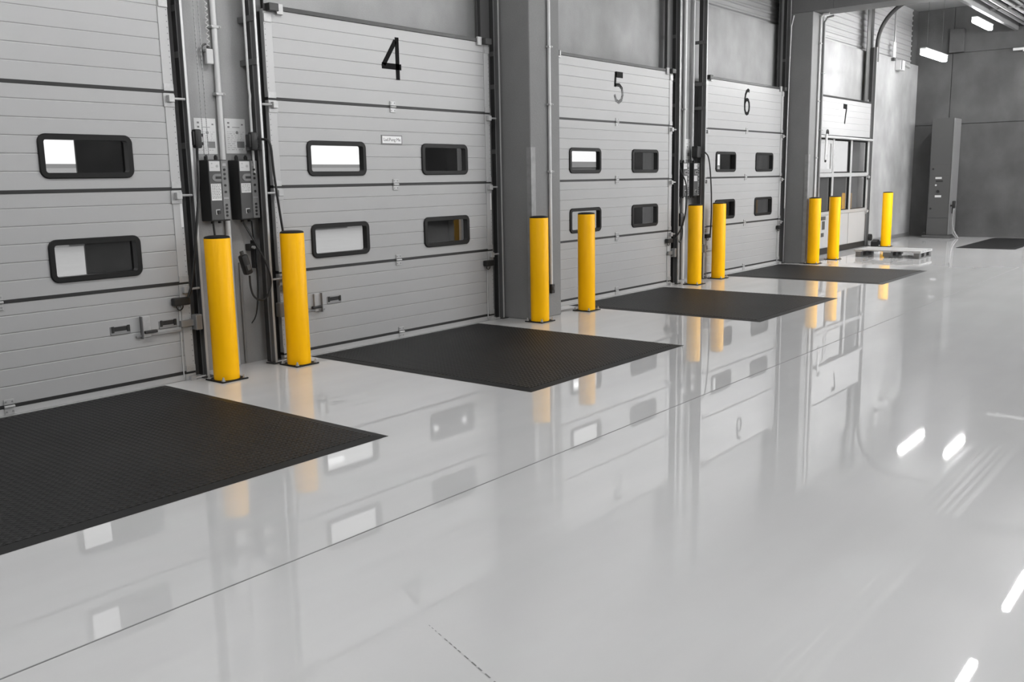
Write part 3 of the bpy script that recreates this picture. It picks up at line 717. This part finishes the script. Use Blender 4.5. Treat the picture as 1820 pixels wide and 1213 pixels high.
# hanging pole at door 7, roller foot on the floor
o = thing('pull_pole', 'white hanging pull pole with black ends before door 7', 'pole', (16.80, -.10, 1.88)); MB().cyl((0, 0, .0), (.03, 0, .50), .022, seg=12).build('pole', M['pipe'], o, smooth=True); MB().tube([(.03, 0, .50), (.04, 0, .57), (.09, 0, .575), (.11, 0, .50)], .017, 8, 2).tube([(0, 0, 0), (-.01, 0, -.03), (.03, 0, -.04), (.05, 0, .10)], .014, 8, 2).build('hook', M['black'], o, smooth=True)
o = thing('roller_foot', 'black wheel and wedge at the foot of the track right of door 7', 'door stop', (19.83, -.16, 0))
MB().cyl((-.16, .02, .20), (-.16, .08, .20), .075, seg=20).build('wheel', M['black'], o, smooth=True)
MB().prism([(-.12, .001), (.33, .001), (.33, .03), (.18, .09), (.05, .14), (-.12, .10)], -.08, .04).build('wedge', M['black'], o)
MB().tube([(.05, -.10, .10), (.18, -.11, .14), (.30, -.11, .07), (.24, -.11, .02)], .012, 6, 2).build('strap', M['steel'], o)

# wall box and sensor right of door 7
o = thing('ceiling_cable_drop', 'white conduit dropping from the ceiling to a box right of door 7', 'pipe', (21.60, .16, 4.22))
MB().cyl((0, 0, .02), (0, 0, ZC - 4.225), .022, seg=10).build('conduit', M['gpipe'], o); MB().cyl((-.05, 0, .04), (-.05, 0, .38), .02, seg=10).cyl((.06, 0, .04), (.06, 0, .38), .02, seg=10).build('sleeve', M['pipe'], o); MB().box(-.08, .02, -.04, .035, -.04, .03, .006).build('fitting', M['dkgrey'], o)
o = thing('wall_sensor', 'pale sensor box with a bright end high on the wall right of door 7', 'sensor', (22.02, WY, 4.10)); MB().box(-.17, .13, -.14, -.002, -.11, .12, .01).build('sensor_body', M['white'], o); MB().cyl((.2, -.09, .05), (.62, -.09, .02), .035, seg=12).build('sensor_head', M['galv'], o); MB().box(-.16, -.13, -.15, -.138, -.10, .11).build('sensor_flap', M['dkgrey'], o)

# ------------------------------------------------------------------ pallet
P = thing('wooden_pallet', 'pale wooden pallet lying on the floor in front of door 7', 'pallet', (16.885, -.72, 0))
for i, x in enumerate((.0, .17, .335, .50, .665)): MB().box(x + .003, x + .135, -1.23, 0, .122, .144, .003).build('deck_board', M['wood'], P)
for y in (-.072, -.615, -1.158): MB().box(0, .80, y - .072, y + .072, .100, .1215, .003).build('stringer_board', M['wood'], P)
for y, wd in ((-.072, .05), (-.615, .072), (-1.158, .05)):
    for x in (.072, .40, .728): MB().box(x - .07, x + .07, y - wd, y + wd, .0225, .0995, .002).build('block', M['woodblk'], P)
    MB().box(0, .80, y - .05, y + .05, .001, .022, .002).build('bottom_board', M['woodblk'], P)

# ------------------------------------------------------------------ far cabinet
K = thing('control_cabinet', 'tall narrow grey control cabinet standing at the far wall', 'cabinet', (23.0, -.655, 0))
MB().box(0, .62, -.245, .255, .07, 2.89, .006).build('housing', M['cabinet'], K)
MB().box(-.06, .66, -.33, .34, .001, .07, .006).build('plinth', M['cabinet'], K)
MB().box(-.014, .62, -.257, -.246, .08, 2.88, .003).build('lit_side', M['gpipe'], K)  # lighter tone paints the lit side of the cabinet
DR = MB().box(-.010, -.0005, -.225, .235, .5, 1.80, .003).build('door', M['cabinet'], K)
MB().box(-.011, -.0095, -.20, .22, 1.515, 1.528).box(-.011, -.0095, -.23, .24, 1.775, 1.79).build('groove', M['dkgrey'], DR)
MB().box(-.0145, -.010, -.04, .105, 1.44, 1.485).build('label_plate', M['white'], DR); MB().box(-.0145, -.010, -.05, .095, .995, 1.045).build('label_plate', M['white'], DR)
MB().box(-.016, -.010, -.07, .09, 1.368, 1.405).build('display', M['black'], DR)
MB().cyl((-.010, .085, 1.29), (-.022, .085, 1.29), .022, seg=12).build('lamp_button', M['white'], DR)
MB().cyl((-.010, .03, 1.14), (-.032, .03, 1.14), .034, seg=16).build('switch_knob', M['black'], DR)
for y, z in ((.167, 1.68), (.178, .72)): MB().cyl((-.010, y, z), (-.024, y, z), .024, seg=12).build('lock', M['black'], DR)
MB().box(-.05, -.02, .27, .33, .071, .14, .008).build('foot_switch', M['black'], K)
o = thing('cable_hook', 'black plug and pale cable hanging beside the far cabinet', 'cable', (23.05, -.99, .75)); MB().box(-.03, .03, -.04, .035, -.02, .16, .02).box(-.02, .02, .01, .04, -.15, .0, .01).box(-.02, .02, .03, .074, .02, .06, .004).build('plug', M['black'], o, smooth=True)
MB().tube([(0, -.01, -.02), (0, .01, -.25), (0, 0, -.48), (0, -.06, -.62), (0, -.14, -.735)], .022, 8, 2).tube([(0, -.02, -.45), (0, .0, -.62), (0, -.10, -.735)], .02, 8, 2).build('cable', M['gpipe'], o, smooth=True)

# ------------------------------------------------------------------ lamps
def make_lamp():
    o = thing('ceiling_light', '', 'ceiling light', (0, 0, 0), 'fluorescent ceiling lights')
    MB().box(-.74, .74, -.06, .06, .055, .085, .01).build('housing', M['white'], o)
    MB().box(-.74, .74, -.05, .05, -.045, .054, .022, 3).build('diffuser', M['lamp'], o, smooth=True)
    return o
lm = make_lamp(); ZL = 4.75
vis = [((17.65, -1.78, 3.76), 'long fluorescent light hanging lower before the far concrete corner'), ((21.35, -1.75, 4.75), 'long fluorescent light high at the upper right by the cable tray')]
near = [((13.75, -4.47, ZL), 'ceiling light mirrored in the floor at the right edge'), ((10.33, -4.47, ZL), 'ceiling light mirrored in the floor at the lower right corner')]
hid = []  # unseen lamps, added to brighten doors, walls and floor
for y in (-4.47,):
    for x in (17.2, 20.4): hid.append((x, y, ZL))
for y in (-8.2, -11.8, -15.4):
    for x in (10.6, 13.6, 16.0, 18.2, 20.4, 22.4): hid.append((x, y, 4.3))
for x in (-3.4, .3, 4.1): hid.append((x, -2.6, ZL))
for x in (19.4,): hid.append((x, -6.4, ZL))
hid += [(1.4, -8.2, 4.3), (-1.5, -11.8, 4.3), (1.4, -11.8, 4.3)]
first = True
def rods(par_loc, obj):
    h = ZC - par_loc[2]; r = MB()
    for x in (-.5, .5): r.cyl((x, 0, .085), (x, 0, h - .002), .0025, seg=6)
    r.build('hanger_rod', M['black'], obj)
for loc, lab in vis + near + [(h, 'unseen ceiling light added to brighten the hall') for h in hid]:
    if first: lm.location = loc; lm['label'] = lab; L1 = lm; first = False
    else: L1 = copy_tree(lm, loc, lab)
    L1['_loc'] = 1; del L1['_loc']
for o in [x for x in COL.objects if x.name.startswith('ceiling_light')]: rods(tuple(o.location), o)

# cable tray along the hall at the upper right
T = thing('cable_tray', 'grey cable tray with pipes running under the ceiling at the upper right', 'cable tray', (14.5, -2.35, 5.02))
MB().box(-9, 9.19, .34, .42, -.17, .10, .004).build('side_rail', M['gpipe'], T); MB().box(-9, 9.19, -.42, -.36, -.06, .10, .004).build('side_rail', M['gpipe'], T)
MB().box(-9, 9.19, -.36, .32, .0, .012).build('tray_bed', M['steel'], T)
for y, r, m in ((.20, .035, 'galv'), (.05, .045, 'gpipe'), (-.12, .035, 'galv'), (-.27, .03, 'gpipe')): MB().cyl((-9, y, -.045 - r * .2), (9.15, y, -.045 - r * .2), r, seg=12).build('pipe', M[m], T, smooth=True)
for x in (-6, -2, 2, 6.2): MB().box(x - .02, x + .02, -.44, .42, -.09, -.06).box(x - .02, x + .02, .40, .42, -.09, ZC - 5.021).box(x - .02, x + .02, -.44, -.42, -.09, ZC - 5.021).build('hanger', M['steel'], T)
tag(MB().cyl((23.62, -1.94, 4.42), (23.62, -3.4, 4.42), .035, seg=12).box(23.6, 23.699, -2.2, -2.15, 4.36, 4.40).box(23.6, 23.699, -3.1, -3.05, 4.36, 4.40).build('wall_pipe', M['pipe']), 'short white pipe across the far wall at the right edge', 'pipe', 'conduits')

# ------------------------------------------------------------------ outside the doors
tag(MB().box(-30, 90, .5, 80, -1.4, -1.2).build('outside_ground', M['yard']), 'pale yard paving outside the dock windows', 'ground', kind='structure')
for d in (3, 4, 5, 6):
    S = thing('dock_shelter', 'black dock shelter curtain seen through the windows of door %d' % d if d != 3 else 'black dock shelter curtain seen through the windows of the leftmost door', 'dock shelter', (CX[d], WT, 0), 'dock shelters')
    hw = 1.72; cu = .86 if d == 6 else 1.10
    MB().box(cu, hw + .05, .43, .45, -1.2, 3.9).build('side_curtain', M['curtain'], S); MB().box(-hw - .05, -1.10, .43, .45, -1.2, 3.9).build('side_curtain', M['curtain'], S)
    MB().box(-hw - .05, hw + .05, .45, .47, 2.7, 3.9).build('top_curtain', M['curtain'], S)
    for s in (-1, 1): MB().box(min(s * hw, s * (hw + .05)), max(s * hw, s * (hw + .05)), .002, .43, -1.2, 3.9).build('side_wall', M['curtain'], S)
    MB().box(-hw, hw, .002, .43, 3.85, 3.9).build('roof', M['curtain'], S)
    MB().box(-hw, hw, .002, .9, -1.2, -.201).build('sill', M['yarddark'], S)
B = thing('outside_building', 'low grey building across the yard seen through the door windows', 'building', (30, 38, -1.2))
MB().box(-60, 60, 0, 8, 0, 3.6).build('facade', M['yardwall'], B)
MB().box(-60, 60, -.1, 0, 3.3, 3.75).build('parapet', M['white'], B)
for k in range(20): MB().box(-50 + k * 5, -47.4 + k * 5, -.05, -.002, .05, 2.6).build('gate', M['yarddark'], B)
MB().box(-60, 60, -.02, 8, 3.75, 3.95).build('roof_edge', M['yardwall'], B)
V = thing('outside_trailer', 'dark parked trailer in the yard seen through the upper left window of door 5', 'trailer', (33, 15.2, -1.2))
MB().box(-7, 7, 0, 2.5, .9, 3.25, .03).build('body', M['yarddark2'], V); MB().box(-7, 7, -.02, 2.5, 3.26, 3.5, .02).build('roof_band', M['yardwall'], V)
for x in (-4.35, -3.85): MB().box(x - .03, x + .03, -.04, -.001, 1.2, 3.2).build('white_post', M['white'], V)
for x in (-5.5, -4.4, 4.5, 5.6):
    for y in (.1, 2.1): MB().cyl((x, y, .45), (x, y + .3, .45), .45, seg=24).build('wheel', M['black'], V)
MB().box(-6.5, 6.5, .3, 2.2, .7, .9).build('chassis', M['black'], V)
V = thing('outside_van', 'white van roof in the yard seen low in the upper left window of door 5', 'van', (27.2, 13.2, -1.2))
MB().prism([(-2.6, .35), (2.5, .35), (2.6, 1.3), (1.9, 2.1), (1.55, 3.02), (-2.6, 3.0)], -.95, .95).build('body', M['white'], V)
MB().prism([(2.32, 1.72), (1.62, 2.86), (.9, 2.86), (.9, 1.72)], -.96, .96).build('cab_window', M['black'], V)
for x in (-1.7, 1.6):
    for y in (-.9, .72): MB().cyl((x, y, .36), (x, y + .18, .36), .36, seg=24).build('wheel', M['black'], V)
tag(MB().box(45, 45.4, 1, 13, -1.2, 1.42).box(44.9, 45.5, 1, 13, 1.42, 1.5).build('outside_wall', M['yardwall2']), 'grey yard wall seen through the lower panes of door 7', 'wall', kind='structure')

# ------------------------------------------------------------------ light and view
W = bpy.data.worlds.new('World'); SC.world = W; W.use_nodes = True
bg = W.node_tree.nodes['Background']; bg.inputs['Color'].default_value = (1, 1, 1, 1); bg.inputs['Strength'].default_value = 1.5
vs = SC.view_settings
SC.display_settings.display_device = 'sRGB'; vs.view_transform = 'Standard'; vs.look = 'None'; vs.exposure = 0.; vs.gamma = 1.; vs.use_curve_mapping = False
SC.cycles.use_denoising = True
SC.cycles.max_bounces = 10; SC.cycles.diffuse_bounces = 5; SC.cycles.glossy_bounces = 5; SC.cycles.transparent_max_bounces = 12
SC.cycles.sample_clamp_indirect = 6
